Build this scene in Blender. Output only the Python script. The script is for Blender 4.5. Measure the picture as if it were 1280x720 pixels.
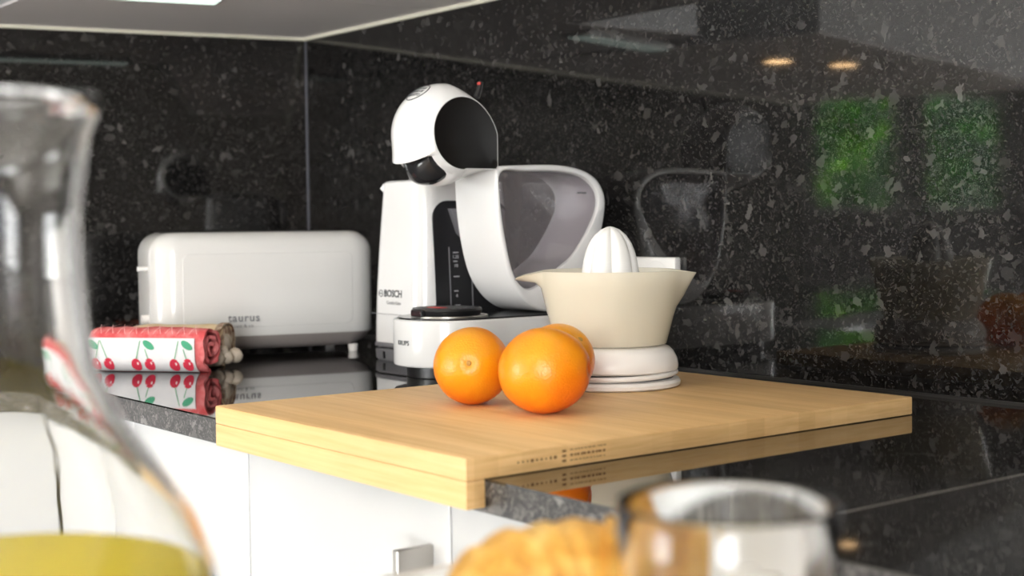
import bpy, bmesh, math, random
from mathutils import Vector, Matrix, noise

for o in list(bpy.data.objects):
    bpy.data.objects.remove(o, do_unlink=True)
scene = bpy.context.scene
col = scene.collection
PI = math.pi

# ------------------------------------------------------------------ camera
YAW, PITCH, ROLL = -0.904611, -0.046834, -0.010467
CAM = Vector((2.034596, -1.174699, 0.175477))
F_PX = 1761.15
fw = Vector((math.sin(YAW)*math.cos(PITCH), math.cos(YAW)*math.cos(PITCH), math.sin(PITCH)))
rt = fw.cross(Vector((0, 0, 1))).normalized()
up = rt.cross(fw)
rt2 = rt*math.cos(ROLL) + up*math.sin(ROLL)
up2 = up*math.cos(ROLL) - rt*math.sin(ROLL)
cd = bpy.data.cameras.new('camera')
cam = bpy.data.objects.new('camera', cd)
col.objects.link(cam)
cam.matrix_world = Matrix(((rt2.x, up2.x, -fw.x, CAM.x), (rt2.y, up2.y, -fw.y, CAM.y),
                           (rt2.z, up2.z, -fw.z, CAM.z), (0, 0, 0, 1)))
cd.sensor_width = 36.0
cd.lens = F_PX*36.0/1280.0
cd.clip_start = 0.02
cd.dof.use_dof = True
cd.dof.focus_distance = 1.36
cd.dof.aperture_fstop = 6.8
scene.camera = cam

# ------------------------------------------------------------------ world, sun, daylight, exposure
world = bpy.data.worlds.new('sky'); scene.world = world
world.use_nodes = True
wn = world.node_tree.nodes; wl = world.node_tree.links
sky = wn.new('ShaderNodeTexSky'); sky.sky_type = 'HOSEK_WILKIE'
sky.sun_direction = Vector((0.12, 0.55, 0.82)).normalized(); sky.turbidity = 3.0
wn['Background'].inputs['Strength'].default_value = 2.2
wl.new(sky.outputs['Color'], wn['Background'].inputs['Color'])

sd = bpy.data.lights.new('sun', 'SUN'); sd.energy = 60.0; sd.angle = 0.01; sd.color = (1, .95, .86)
sun = bpy.data.objects.new('sun', sd); col.objects.link(sun)
sun.rotation_euler = Vector((-0.12, -0.55, -0.82)).to_track_quat('-Z', 'Y').to_euler()

def area(name, loc, direction, sx, sy, power, color):
    d = bpy.data.lights.new(name, 'AREA'); d.shape = 'RECTANGLE'; d.size = sx; d.size_y = sy
    d.energy = power; d.color = color
    o = bpy.data.objects.new(name, d); col.objects.link(o)
    o.location = loc; o.rotation_euler = Vector(direction).to_track_quat('-Z', 'Z').to_euler()
    return o
# daylight in the front window, and an added fill lamp on the right
area('daylight_front', (-1.3, -7.50, 0.22), (0, 1, 0), 2.6, 2.1, 205, (1.0, .99, .98))
area('fill_right', (4.75, -4.3, 0.22), (-1, 0, 0), 4.2, 2.1, 650, (1.0, .99, .98))

scene.view_settings.view_transform = 'Standard'
scene.view_settings.look = 'None'
scene.view_settings.gamma = 1.0
scene.view_settings.use_curve_mapping = False
scene.view_settings.exposure = 0.42

# ------------------------------------------------------------------ materials
def new_mat(name):
    m = bpy.data.materials.new(name); m.use_nodes = True
    nt = m.node_tree
    return m, nt, nt.nodes['Principled BSDF']

def simple(name, color, rough=.4, metal=0., spec=.5, coat=0., emit=None, es=0.):
    m, nt, b = new_mat(name)
    b.inputs['Base Color'].default_value = (*color, 1)
    b.inputs['Roughness'].default_value = rough
    b.inputs['Metallic'].default_value = metal
    b.inputs['Specular IOR Level'].default_value = spec
    b.inputs['Coat Weight'].default_value = coat
    if emit:
        b.inputs['Emission Color'].default_value = (*emit, 1)
        b.inputs['Emission Strength'].default_value = es
    return m

def node(nt, t, **kw):
    n = nt.nodes.new(t)
    for k, v in kw.items():
        setattr(n, k, v)
    return n

def ramp(nt, fac, stops, interp='LINEAR'):
    r = node(nt, 'ShaderNodeValToRGB')
    r.color_ramp.interpolation = interp
    els = r.color_ramp.elements
    while len(els) < len(stops):
        els.new(.5)
    for e, (p, c) in zip(els, stops):
        e.position = p; e.color = (*c, 1) if len(c) == 3 else c
    nt.links.new(fac, r.inputs['Fac'])
    return r.outputs['Color']

def mixc(nt, fac, a, b, mode='MIX'):
    m = node(nt, 'ShaderNodeMix', data_type='RGBA', blend_type=mode)
    for s, v in (('Factor', fac), ('A', a), ('B', b)):
        sk = [i for i in m.inputs if i.name == s and (i.type == 'RGBA' or s == 'Factor')][0]
        if isinstance(v, (int, float)):
            sk.default_value = v
        elif isinstance(v, tuple):
            sk.default_value = (*v, 1)
        else:
            nt.links.new(v, sk)
    return [o for o in m.outputs if o.type == 'RGBA'][0]

def coords(nt, scale=(1, 1, 1), rot=(0, 0, 0), which='Object'):
    tc = node(nt, 'ShaderNodeTexCoord')
    mp = node(nt, 'ShaderNodeMapping')
    mp.inputs['Scale'].default_value = scale
    mp.inputs['Rotation'].default_value = rot
    nt.links.new(tc.outputs[which], mp.inputs['Vector'])
    return mp.outputs['Vector']

def tex_noise(nt, vec, scale, detail=4, rough=.5, dist=0.):
    n = node(nt, 'ShaderNodeTexNoise')
    n.inputs['Scale'].default_value = scale; n.inputs['Detail'].default_value = detail
    n.inputs['Roughness'].default_value = rough; n.inputs['Distortion'].default_value = dist
    nt.links.new(vec, n.inputs['Vector'])
    return n

def granite(name, rough=.045, spec=.5, gain=1.0, ior=1.65):
    m, nt, b = new_mat(name)
    v = coords(nt)
    wob = tex_noise(nt, v, 60, 3, .6)
    add = node(nt, 'ShaderNodeMix', data_type='VECTOR')
    add.inputs[0].default_value = .022
    nt.links.new(v, add.inputs[4]); nt.links.new(wob.outputs['Color'], add.inputs[5])
    vv = add.outputs[1]
    def vor(scale, vec):
        t = node(nt, 'ShaderNodeTexVoronoi'); t.inputs['Scale'].default_value = scale
        nt.links.new(vec, t.inputs['Vector'])
        s = node(nt, 'ShaderNodeSeparateColor'); nt.links.new(t.outputs['Color'], s.inputs['Color'])
        return s
    big = vor(120, vv); mid = vor(260, vv); fine = vor(620, vv)
    base = ramp(nt, fine.outputs['Red'], [(0, (.0025, .0025, .0028)), (.55, (.006, .0058, .0058)), (.86, (.020, .019, .0185)), (1, (.05, .047, .045))])
    g1 = ramp(nt, mid.outputs['Green'], [(.0, (0, 0, 0)), (.82, (0, 0, 0)), (.86, (.018, .017, .0165)), (1, (.058, .055, .053))])
    g2 = ramp(nt, big.outputs['Blue'], [(0, (0, 0, 0)), (.94, (0, 0, 0)), (.945, (.03, .029, .028)), (1, (.10, .097, .094))])
    cl = tex_noise(nt, v, 9, 3, .6)
    cf = ramp(nt, cl.outputs['Fac'], [(.35, (.35, .35, .35)), (.65, (1.2, 1.2, 1.2))])
    mot = tex_noise(nt, v, 150, 5, .65, .3)
    g3 = ramp(nt, mot.outputs['Fac'], [(.0, (0, 0, 0)), (.53, (0, 0, 0)), (.63, (.020, .0195, .019)), (.75, (.055, .053, .051))])
    s1 = mixc(nt, 1.0, g1, g2, 'LIGHTEN')
    s1 = mixc(nt, 1.0, s1, g3, 'LIGHTEN')
    s1 = mixc(nt, 1.0, s1, cf, 'MULTIPLY')
    c = mixc(nt, 1.0, base, s1, 'LIGHTEN')
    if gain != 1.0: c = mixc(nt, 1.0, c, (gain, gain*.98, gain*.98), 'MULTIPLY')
    nt.links.new(c, b.inputs['Base Color'])
    b.inputs['Roughness'].default_value = rough
    b.inputs['IOR'].default_value = ior
    b.inputs['Specular IOR Level'].default_value = spec
    return m

def bamboo(name):
    m, nt, b = new_mat(name)
    v = coords(nt, (1, 1, 1))
    # laminated strips running along x
    sx = node(nt, 'ShaderNodeSeparateXYZ'); nt.links.new(v, sx.inputs[0])
    mul = node(nt, 'ShaderNodeMath', operation='MULTIPLY'); mul.inputs[1].default_value = 48
    nt.links.new(sx.outputs['Y'], mul.inputs[0])
    fl = node(nt, 'ShaderNodeMath', operation='FLOOR'); nt.links.new(mul.outputs[0], fl.inputs[0])
    wn_ = node(nt, 'ShaderNodeTexWhiteNoise', noise_dimensions='1D'); nt.links.new(fl.outputs[0], wn_.inputs['W'])
    tcn = node(nt, 'ShaderNodeTexCoord')
    sn = node(nt, 'ShaderNodeSeparateXYZ'); nt.links.new(tcn.outputs['Normal'], sn.inputs[0])
    ab = node(nt, 'ShaderNodeMath', operation='ABSOLUTE'); nt.links.new(sn.outputs['X'], ab.inputs[0])
    gt = node(nt, 'ShaderNodeMath', operation='GREATER_THAN'); gt.inputs[1].default_value = .7
    nt.links.new(ab.outputs[0], gt.inputs[0])
    def dirvec(sa, sb):
        m_ = node(nt, 'ShaderNodeMix', data_type='VECTOR')
        nt.links.new(gt.outputs[0], m_.inputs[0])
        nt.links.new(coords(nt, sa), m_.inputs[4]); nt.links.new(coords(nt, sb), m_.inputs[5])
        return m_.outputs[1]
    g = tex_noise(nt, dirvec((3, 110, 110), (3, 9, 200)), 2.0, 5, .6, .3)
    g2 = tex_noise(nt, dirvec((5, 26, 26), (5, 14, 120)), 1.6, 3, .5, .4)
    c1 = ramp(nt, g.outputs['Fac'], [(.26, (.70, .425, .165)), (.5, (.81, .52, .235)), (.74, (.85, .575, .285))])
    c2 = ramp(nt, g2.outputs['Fac'], [(.30, (.92, .895, .85)), (.55, (1, 1, 1)), (.75, (1.03, 1.035, 1.04))])
    c = mixc(nt, 1.0, c1, c2, 'MULTIPLY')
    tone = ramp(nt, wn_.outputs['Value'], [(0, (.92, .90, .86)), (1, (1.04, 1.05, 1.06))])
    c = mixc(nt, 1.0, c, tone, 'MULTIPLY')
    nt.links.new(c, b.inputs['Base Color'])
    b.inputs['Roughness'].default_value = .5
    bp = node(nt, 'ShaderNodeBump'); bp.inputs['Strength'].default_value = .06; bp.inputs['Distance'].default_value = .001
    nt.links.new(g.outputs['Fac'], bp.inputs['Height']); nt.links.new(bp.outputs['Normal'], b.inputs['Normal'])
    return m

def orange_mat(name, ax, seed):
    m, nt, b = new_mat(name)
    v = coords(nt)
    mp = node(nt, 'ShaderNodeVectorMath', operation='ADD'); mp.inputs[1].default_value = (seed, seed*.7, 0)
    nt.links.new(v, mp.inputs[0])
    big = tex_noise(nt, mp.outputs[0], 14, 2, .5)
    # yellower skin towards ax, with the lit upper side painted in
    d = node(nt, 'ShaderNodeVectorMath', operation='DOT_PRODUCT'); d.inputs[1].default_value = ax
    nt.links.new(v, d.inputs[0])
    ma = node(nt, 'ShaderNodeMath', operation='MULTIPLY_ADD'); ma.inputs[1].default_value = 11.0; ma.inputs[2].default_value = .05
    nt.links.new(d.outputs['Value'], ma.inputs[0])
    ad = node(nt, 'ShaderNodeMath', operation='ADD')
    nt.links.new(ma.outputs[0], ad.inputs[0]); nt.links.new(big.outputs['Fac'], ad.inputs[1])
    c = ramp(nt, ad.outputs[0], [(.15, (.88, .105, .001)), (.55, (.90, .20, .002)), (.95, (.86, .35, .006))])
    nt.links.new(c, b.inputs['Base Color'])
    b.inputs['Roughness'].default_value = .32
    b.inputs['Subsurface Weight'].default_value = .08
    b.inputs['Subsurface Radius'].default_value = (.006, .003, .001)
    pore = node(nt, 'ShaderNodeTexVoronoi'); pore.inputs['Scale'].default_value = 520
    nt.links.new(v, pore.inputs['Vector'])
    bp = node(nt, 'ShaderNodeBump'); bp.inputs['Strength'].default_value = .28; bp.inputs['Distance'].default_value = .0006
    nt.links.new(pore.outputs['Distance'], bp.inputs['Height']); nt.links.new(bp.outputs['Normal'], b.inputs['Normal'])
    return m

def glass_mat(name, color=(1, 1, 1), rough=0., ior=1.47):
    m, nt, b = new_mat(name)
    b.inputs['Base Color'].default_value = (*color, 1)
    b.inputs['Transmission Weight'].default_value = 1
    b.inputs['Roughness'].default_value = rough
    b.inputs['IOR'].default_value = ior
    return m

def schlick(nt, f0=.04):
    lw = node(nt, 'ShaderNodeLayerWeight'); lw.inputs['Blend'].default_value = .5
    pw = node(nt, 'ShaderNodeMath', operation='POWER'); pw.inputs[1].default_value = 5.0
    nt.links.new(lw.outputs['Facing'], pw.inputs[0])
    ma = node(nt, 'ShaderNodeMath', operation='MULTIPLY_ADD'); ma.inputs[1].default_value = 1-f0; ma.inputs[2].default_value = f0
    nt.links.new(pw.outputs[0], ma.inputs[0])
    return ma.outputs[0]

def thin_clear(name, tint, f0=.04, haze=0., hazecol=(.6, .6, .6)):
    """thin clear sheet: see-through tint + Fresnel reflection (+ haze)"""
    m = bpy.data.materials.new(name); m.use_nodes = True
    nt = m.node_tree; nt.nodes.clear()
    out = node(nt, 'ShaderNodeOutputMaterial')
    tr = node(nt, 'ShaderNodeBsdfTransparent'); tr.inputs['Color'].default_value = (*tint, 1)
    gl = node(nt, 'ShaderNodeBsdfGlossy'); gl.inputs['Roughness'].default_value = .05
    df = node(nt, 'ShaderNodeBsdfDiffuse'); df.inputs['Color'].default_value = (*hazecol, 1)
    fr = schlick(nt, f0)
    m1 = node(nt, 'ShaderNodeMixShader'); m1.inputs[0].default_value = haze
    m2 = node(nt, 'ShaderNodeMixShader')
    nt.links.new(tr.outputs[0], m1.inputs[1]); nt.links.new(df.outputs[0], m1.inputs[2])
    nt.links.new(fr, m2.inputs[0]); nt.links.new(m1.outputs[0], m2.inputs[1]); nt.links.new(gl.outputs[0], m2.inputs[2])
    nt.links.new(m2.outputs[0], out.inputs['Surface'])
    return m

def milky(name, color, transl=.45, clear=.10):
    m = bpy.data.materials.new(name); m.use_nodes = True
    nt = m.node_tree; nt.nodes.clear()
    out = node(nt, 'ShaderNodeOutputMaterial')
    df = node(nt, 'ShaderNodeBsdfDiffuse'); df.inputs['Color'].default_value = (*color, 1)
    tl = node(nt, 'ShaderNodeBsdfTranslucent'); tl.inputs['Color'].default_value = (*color, 1)
    tr = node(nt, 'ShaderNodeBsdfTransparent')
    gl = node(nt, 'ShaderNodeBsdfGlossy'); gl.inputs['Roughness'].default_value = .25
    fr = schlick(nt, .03)
    a = node(nt, 'ShaderNodeMixShader'); a.inputs[0].default_value = transl
    c = node(nt, 'ShaderNodeMixShader'); c.inputs[0].default_value = clear
    e = node(nt, 'ShaderNodeMixShader')
    nt.links.new(df.outputs[0], a.inputs[1]); nt.links.new(tl.outputs[0], a.inputs[2])
    nt.links.new(a.outputs[0], c.inputs[1]); nt.links.new(tr.outputs[0], c.inputs[2])
    nt.links.new(fr, e.inputs[0]); nt.links.new(c.outputs[0], e.inputs[1]); nt.links.new(gl.outputs[0], e.inputs[2])
    nt.links.new(e.outputs[0], out.inputs['Surface'])
    return m

def cloth(name, c1, c2, scale=40, rough=.9, bump=.3):
    m, nt, b = new_mat(name)
    v = coords(nt)
    n = tex_noise(nt, v, scale, 3, .6)
    c = ramp(nt, n.outputs['Fac'], [(.38, c1), (.62, c2)])
    nt.links.new(c, b.inputs['Base Color'])
    b.inputs['Roughness'].default_value = rough
    b.inputs['Specular IOR Level'].default_value = .15
    n2 = tex_noise(nt, v, 900, 2, .5)
    bp = node(nt, 'ShaderNodeBump'); bp.inputs['Strength'].default_value = bump; bp.inputs['Distance'].default_value = .001
    nt.links.new(n2.outputs['Fac'], bp.inputs['Height']); nt.links.new(bp.outputs['Normal'], b.inputs['Normal'])
    return m

def croissant_mat(name):
    m, nt, b = new_mat(name)
    v = coords(nt)
    n = tex_noise(nt, v, 38, 4, .6, .6)
    n2 = tex_noise(nt, v, 160, 3, .6)
    c = ramp(nt, n.outputs['Fac'], [(.30, (.50, .19, .025)), (.48, (.74, .38, .06)), (.66, (.86, .58, .17))])
    c2 = ramp(nt, n2.outputs['Fac'], [(.4, (.86, .82, .74)), (.7, (1.08, 1.1, 1.15))])
    nt.links.new(mixc(nt, 1.0, c, c2, 'MULTIPLY'), b.inputs['Base Color'])
    b.inputs['Roughness'].default_value = .42
    bp = node(nt, 'ShaderNodeBump'); bp.inputs['Strength'].default_value = .5; bp.inputs['Distance'].default_value = .002
    nt.links.new(n2.outputs['Fac'], bp.inputs['Height']); nt.links.new(bp.outputs['Normal'], b.inputs['Normal'])
    return m

def plaster(name, color):
    m, nt, b = new_mat(name)
    v = coords(nt)
    n = tex_noise(nt, v, 6, 4, .6)
    c = ramp(nt, n.outputs['Fac'], [(.3, tuple(x*.95 for x in color)), (.7, color)])
    nt.links.new(c, b.inputs['Base Color']); b.inputs['Roughness'].default_value = .85
    return m

def foliage(name, a, bcol):
    m, nt, b = new_mat(name)
    v = coords(nt)
    n = tex_noise(nt, v, 5, 4, .7)
    nt.links.new(ramp(nt, n.outputs['Fac'], [(.32, a), (.65, bcol)]), b.inputs['Base Color'])
    b.inputs['Roughness'].default_value = .8; b.inputs['Specular IOR Level'].default_value = .1
    return m

M = {}
M['granite'] = granite('polished_granite', gain=.78)
M['granite_top'] = granite('polished_granite_worktop', .03, .5, .8, 2.0)
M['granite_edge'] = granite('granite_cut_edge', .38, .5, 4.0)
M['white_gloss'] = simple('white_gloss_plastic', (.77, .77, .77), .16)
M['white_soft'] = simple('white_soft_plastic', (.80, .79, .77), .32)
M['warm_white'] = simple('warm_white_plastic', (.88, .845, .81), .3)
M['toaster_white'] = simple('toaster_white', (.68, .675, .66), .12)
M['door_white'] = simple('cabinet_white_lacquer', (.62, .63, .64), .22)
M['carcass'] = simple('cabinet_carcass_white', (.75, .75, .75), .45)
M['underside'] = simple('cabinet_underside_grey', (.86, .82, .82), .5)
M['underside_pale'] = simple('cabinet_underside_pale', (.90, .85, .84), .5)
M['bead'] = simple('cream_sealant', (.78, .76, .64), .5)
M['joint'] = simple('stone_joint_filler', (.24, .22, .20), .5)
M['corner_joint'] = simple('corner_joint_filler', (.11, .11, .13), .4)
M['dark_seal'] = simple('dark_sealant', (.012, .011, .010), .5)
M['black'] = simple('black_plastic', (.012, .012, .013), .35)
M['black_satin'] = simple('black_satin_panel', (.006, .005, .0045), .30, spec=.45)
M['black_gloss'] = simple('black_gloss_plastic', (.02, .02, .022), .12)
M['dark_grey'] = simple('dark_grey_plastic', (.07, .07, .075), .3)
M['mid_grey'] = simple('mid_grey_plastic', (.17, .17, .185), .35)
M['base_grey'] = simple('toaster_base_grey', (.30, .27, .26), .35)
M['steel'] = simple('brushed_steel', (.52, .50, .47), .35, metal=1.)
M['ink'] = simple('printed_dark_ink', (.05, .055, .06), .5)
M['ink_grey'] = simple('printed_grey_ink', (.22, .22, .23), .5)
M['print_white'] = simple('printed_white_ink', (.6, .6, .62), .5)
M['burn'] = simple('burnt_brand_mark', (.22, .10, .03), .7)
M['red'] = simple('red_print', (.62, .06, .05), .5)
M['bamboo'] = bamboo('bamboo')
M['glass'] = glass_mat('clear_glass')
M['tank'] = thin_clear('smoky_water_tank', (.88, .86, .88), haze=.13, hazecol=(.62, .58, .60))
M['pane'] = thin_clear('window_pane', (.98, .985, .985), .006)
M['juice'] = glass_mat('yellow_juice', (1.0, .78, .04), .35, 1.33)
M['juice'].node_tree.nodes['Principled BSDF'].inputs['Transmission Weight'].default_value = .0
M['juice_pale'] = glass_mat('pale_yellow_juice', (.95, .86, .30), .2, 1.33)
M['juice_pale'].node_tree.nodes['Principled BSDF'].inputs['Transmission Weight'].default_value = .7
M['bowl'] = milky('milky_cream_plastic', (.99, .95, .82), .42, .28)
M['towel_red'] = cloth('red_towel_cloth', (.58, .085, .09), (.72, .22, .22), 60)
M['towel_white'] = cloth('white_towel_band', (.68, .675, .69), (.74, .73, .74), 30)
M['towel_beige'] = cloth('beige_towel_cloth', (.66, .50, .30), (.74, .60, .40), 40)
M['towel_brown'] = cloth('brown_flecked_trim', (.20, .10, .06), (.52, .42, .32), 120)
M['towel_trim'] = cloth('towel_knot', (.40, .33, .25), (.52, .45, .37), 60)
M['cherry'] = simple('cherry_print', (.62, .04, .075), .8, spec=.1)
M['cherry_dot'] = simple('cherry_highlight_print', (.85, .6, .62), .8, spec=.1)
M['leaf'] = simple('cherry_leaf_print', (.08, .34, .20), .8, spec=.1)
M['stem'] = simple('cherry_stem_print', (.16, .40, .22), .8, spec=.1)
M['stitch'] = simple('pale_stitching', (.85, .5, .5), .9, spec=.1)
M['porcelain'] = simple('white_porcelain', (.88, .87, .86), .15)
M['napkin'] = cloth('white_napkin', (.87, .85, .83), (.90, .88, .86), 20, .9, .1)
M['croissant'] = croissant_mat('baked_croissant')
M['ceiling'] = plaster('ceiling_white', (.86, .83, .78))
M['wall'] = plaster('wall_plaster', (.55, .52, .49))
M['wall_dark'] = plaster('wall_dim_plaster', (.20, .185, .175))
M['wall_far'] = plaster('wall_dark_panelling', (.035, .03, .028))
M['floor'] = plaster('floor_tile', (.66, .62, .57))
M['bar_top'] = simple('bar_top_white', (.78, .76, .74), .3)
M['lamp_white'] = simple('lamp_housing', (.75, .75, .74), .3)
M['lamp_glow'] = simple('lamp_diffuser', (.9, .9, .9), .4, emit=(.80, 1.0, .88), es=.75)
M['spot_glow'] = simple('spot_lamp_glow', (.9, .9, .9), .4, emit=(1.0, .62, .30), es=26)
M['frame'] = simple('window_frame_dark', (.12, .11, .10), .4)
M['lawn'] = foliage('lawn', (.05, .16, .02), (.12, .30, .04))
M['leaf_a'] = foliage('shrub_leaves', (.02, .13, .006), (.09, .36, .012))
M['leaf_b'] = foliage('shrub_leaves_pale', (.05, .22, .01), (.22, .46, .02))
M['bark'] = simple('bark', (.12, .08, .05), .9)
M['navel'] = simple('orange_stem_scar', (.50, .28, .07), .8)

# ------------------------------------------------------------------ helpers
def props(o, label=None, cat=None, group=None, kind=None):
    if label: o['label'] = label
    if cat: o['category'] = cat
    if group: o['group'] = group
    if kind: o['kind'] = kind
    return o

def link(name, me, mat, parent=None, loc=(0, 0, 0), rot=(0, 0, 0), smooth=None):
    if mat is not None and not me.materials:
        me.materials.append(mat)
    if smooth is not None:
        for p in me.polygons: p.use_smooth = True
        if smooth < 180:
            me.set_sharp_from_angle(angle=math.radians(smooth))
    o = bpy.data.objects.new(name, me); col.objects.link(o)
    o.location = loc; o.rotation_euler = rot
    if parent: o.parent = parent
    return o

def thing(name, label, cat, loc=(0, 0, 0), rotz=0., group=None):
    o = bpy.data.objects.new(name, None); col.objects.link(o)
    o.empty_display_size = .02
    o.location = loc; o.rotation_euler = (0, 0, rotz)
    return props(o, label, cat, group)

def mesh(name, vs, fs):
    me = bpy.data.meshes.new(name); me.from_pydata([tuple(v) for v in vs], [], fs); me.update()
    return me

def fix(me):
    bm = bmesh.new(); bm.from_mesh(me)
    bmesh.ops.remove_doubles(bm, verts=bm.verts, dist=1e-6)
    bmesh.ops.recalc_face_normals(bm, faces=bm.faces)
    bm.to_mesh(me); bm.free()
    return me

def box_me(name, lo, hi, bev=0., seg=2):
    bm = bmesh.new()
    bmesh.ops.create_cube(bm, size=1)
    for v in bm.verts:
        v.co = Vector([(lo[i]+hi[i])/2 + v.co[i]*(hi[i]-lo[i]) for i in range(3)])
    if bev > 0:
        bmesh.ops.bevel(bm, geom=list(bm.edges), offset=bev, segments=seg, profile=.5, affect='EDGES')
    me = bpy.data.meshes.new(name); bm.to_mesh(me); bm.free()
    return me

def box(name, lo, hi, mat, parent=None, bev=0., seg=2, loc=(0, 0, 0), rot=(0, 0, 0)):
    return link(name, box_me(name, lo, hi, bev, seg), mat, parent, loc, rot, 35 if bev else None)

def prism_me(name, poly, z0, z1, bev=0., seg=3, axis='Z'):
    """extrude a polygon; axis Z: poly=(x,y); axis X: poly=(y,z) extruded along x"""
    bm = bmesh.new()
    def pt(a, b, t):
        return (a, b, t) if axis == 'Z' else (t, a, b)
    lo = [bm.verts.new(pt(a, b, z0)) for a, b in poly]
    hi = [bm.verts.new(pt(a, b, z1)) for a, b in poly]
    n = len(poly)
    f0 = bm.faces.new(lo); f1 = bm.faces.new(hi)
    for i in range(n):
        bm.faces.new((lo[i], lo[(i+1) % n], hi[(i+1) % n], hi[i]))
    bmesh.ops.recalc_face_normals(bm, faces=bm.faces)
    if bev > 0:
        ed = list({e for f in (f0, f1) for e in f.edges})
        bmesh.ops.bevel(bm, geom=ed, offset=bev, segments=seg, profile=.5, affect='EDGES')
    me = bpy.data.meshes.new(name); bm.to_mesh(me); bm.free()
    return me

def prism(name, poly, z0, z1, mat, parent=None, bev=0., seg=3, axis='Z', sm=35, **kw):
    return link(name, prism_me(name, poly, z0, z1, bev, seg, axis), mat, parent, smooth=sm, **kw)

def lathe_me(name, prof, seg=48, close=False):
    """profile [(r,z)] spun about z; r==0 ends become poles"""
    vs, fs, rings = [], [], []
    for r, z in prof:
        if r < 1e-7:
            rings.append([len(vs)]); vs.append((0, 0, z))
        else:
            rings.append(list(range(len(vs), len(vs)+seg)))
            vs += [(r*math.cos(2*PI*i/seg), r*math.sin(2*PI*i/seg), z) for i in range(seg)]
    prs = list(zip(rings, rings[1:]))
    if close: prs.append((rings[-1], rings[0]))
    for a, b in prs:
        for i in range(seg):
            j = (i+1) % seg
            if len(a) == 1 and len(b) == 1: continue
            if len(a) == 1: fs.append((a[0], b[i], b[j]))
            elif len(b) == 1: fs.append((a[i], a[j], b[0]))
            else: fs.append((a[i], a[j], b[j], b[i]))
    return fix(mesh(name, vs, fs))

def lathe(name, prof, mat, parent=None, seg=48, close=False, sm=40, **kw):
    return link(name, lathe_me(name, prof, seg, close), mat, parent, smooth=sm, **kw)

def tube_me(name, pts, rad, seg=10, closed=False):
    pts = [Vector(p) for p in pts]; n = len(pts)
    rads = rad if isinstance(rad, (list, tuple)) else [rad]*n
    vs, fs = [], []
    nrm = None
    for i, p in enumerate(pts):
        if closed: t = pts[(i+1) % n]-pts[i-1]
        else: t = pts[min(i+1, n-1)]-pts[max(i-1, 0)]
        t.normalize()
        if nrm is None:
            nrm = t.orthogonal().normalized()
        nrm = (nrm - t*nrm.dot(t)).normalized()
        bi = t.cross(nrm)
        for k in range(seg):
            a = 2*PI*k/seg
            vs.append(p + (nrm*math.cos(a)+bi*math.sin(a))*rads[i])
    for i in range(n if closed else n-1):
        for k in range(seg):
            a, b = i*seg, ((i+1) % n)*seg
            fs.append((a+k, a+(k+1) % seg, b+(k+1) % seg, b+k))
    if not closed:
        fs.append(tuple(range(seg))[::-1]); fs.append(tuple(range((n-1)*seg, n*seg)))
    return fix(mesh(name, vs, fs))

def tube(name, pts, rad, mat, parent=None, seg=10, closed=False, **kw):
    return link(name, tube_me(name, pts, rad, seg, closed), mat, parent, smooth=60, **kw)

def text_me(body, size, mapper, depth=.0004, align='CENTER', spacing=1.0, bold=0.):
    """flat lettering turned into a thin mesh; mapper(u, v, lift) -> point"""
    cu = bpy.data.curves.new('lettering', 'FONT')
    cu.body = body; cu.size = size; cu.align_x = align; cu.align_y = 'CENTER'; cu.space_character = spacing
    cu.resolution_u = 3; cu.offset = bold*size
    tmp = bpy.data.objects.new('lettering', cu); col.objects.link(tmp)
    dg = bpy.context.evaluated_depsgraph_get(); dg.update()
    me = bpy.data.meshes.new_from_object(tmp.evaluated_get(dg))
    bpy.data.objects.remove(tmp, do_unlink=True); bpy.data.curves.remove(cu)
    bm = bmesh.new(); bm.from_mesh(me)
    r = bmesh.ops.extrude_face_region(bm, geom=list(bm.faces))
    topv = {g for g in r['geom'] if isinstance(g, bmesh.types.BMVert)}
    for v in bm.verts:
        v.co = Vector(mapper(v.co.x, v.co.y, depth if v in topv else -depth*.2))
    bmesh.ops.recalc_face_normals(bm, faces=bm.faces)
    bm.to_mesh(me); bm.free(); me.materials.clear()
    return me

def rrect(x0, x1, y0, y1, r, seg=6):
    """rounded rectangle; r one radius or four (x0y0, x1y0, x1y1, x0y1)"""
    rs = r if isinstance(r, (list, tuple)) else [r]*4
    out = []
    for (cx, cy, a0), rr in zip(((x0, y0, PI), (x1, y0, 1.5*PI), (x1, y1, 0), (x0, y1, .5*PI)), rs):
        ox = cx+rr if cx == x0 else cx-rr
        oy = cy+rr if cy == y0 else cy-rr
        for k in range(seg+1):
            a = a0+.5*PI*k/seg
            out.append((ox+rr*math.cos(a), oy+rr*math.sin(a)))
    return out

def smooth_poly(pts, n=4):
    """closed Catmull-Rom"""
    out = []; m = len(pts)
    for i in range(m):
        p0, p1, p2, p3 = [Vector(pts[(i+k) % m]) for k in (-1, 0, 1, 2)]
        for k in range(n):
            t = k/n
            q = .5*((2*p1)+(-p0+p2)*t+(2*p0-5*p1+4*p2-p3)*t*t+(-p0+3*p1-3*p2+p3)*t**3)
            out.append(tuple(q))
    return out

def struct(o): return props(o, kind='structure')

# ------------------------------------------------------------------ room shell
FLOOR, CEIL = -.90, 1.50
A_ANG = 1.3233
ADIR = Vector((-math.cos(A_ANG), -math.sin(A_ANG), 0))       # along the left splashback, away from the corner
ANRM = Vector((-ADIR.y, ADIR.x, 0))                           # into the room
A_ROT = math.atan2(ADIR.y, ADIR.x)                            # local x = ADIR, local y = -ANRM... (rotated frame)

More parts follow.
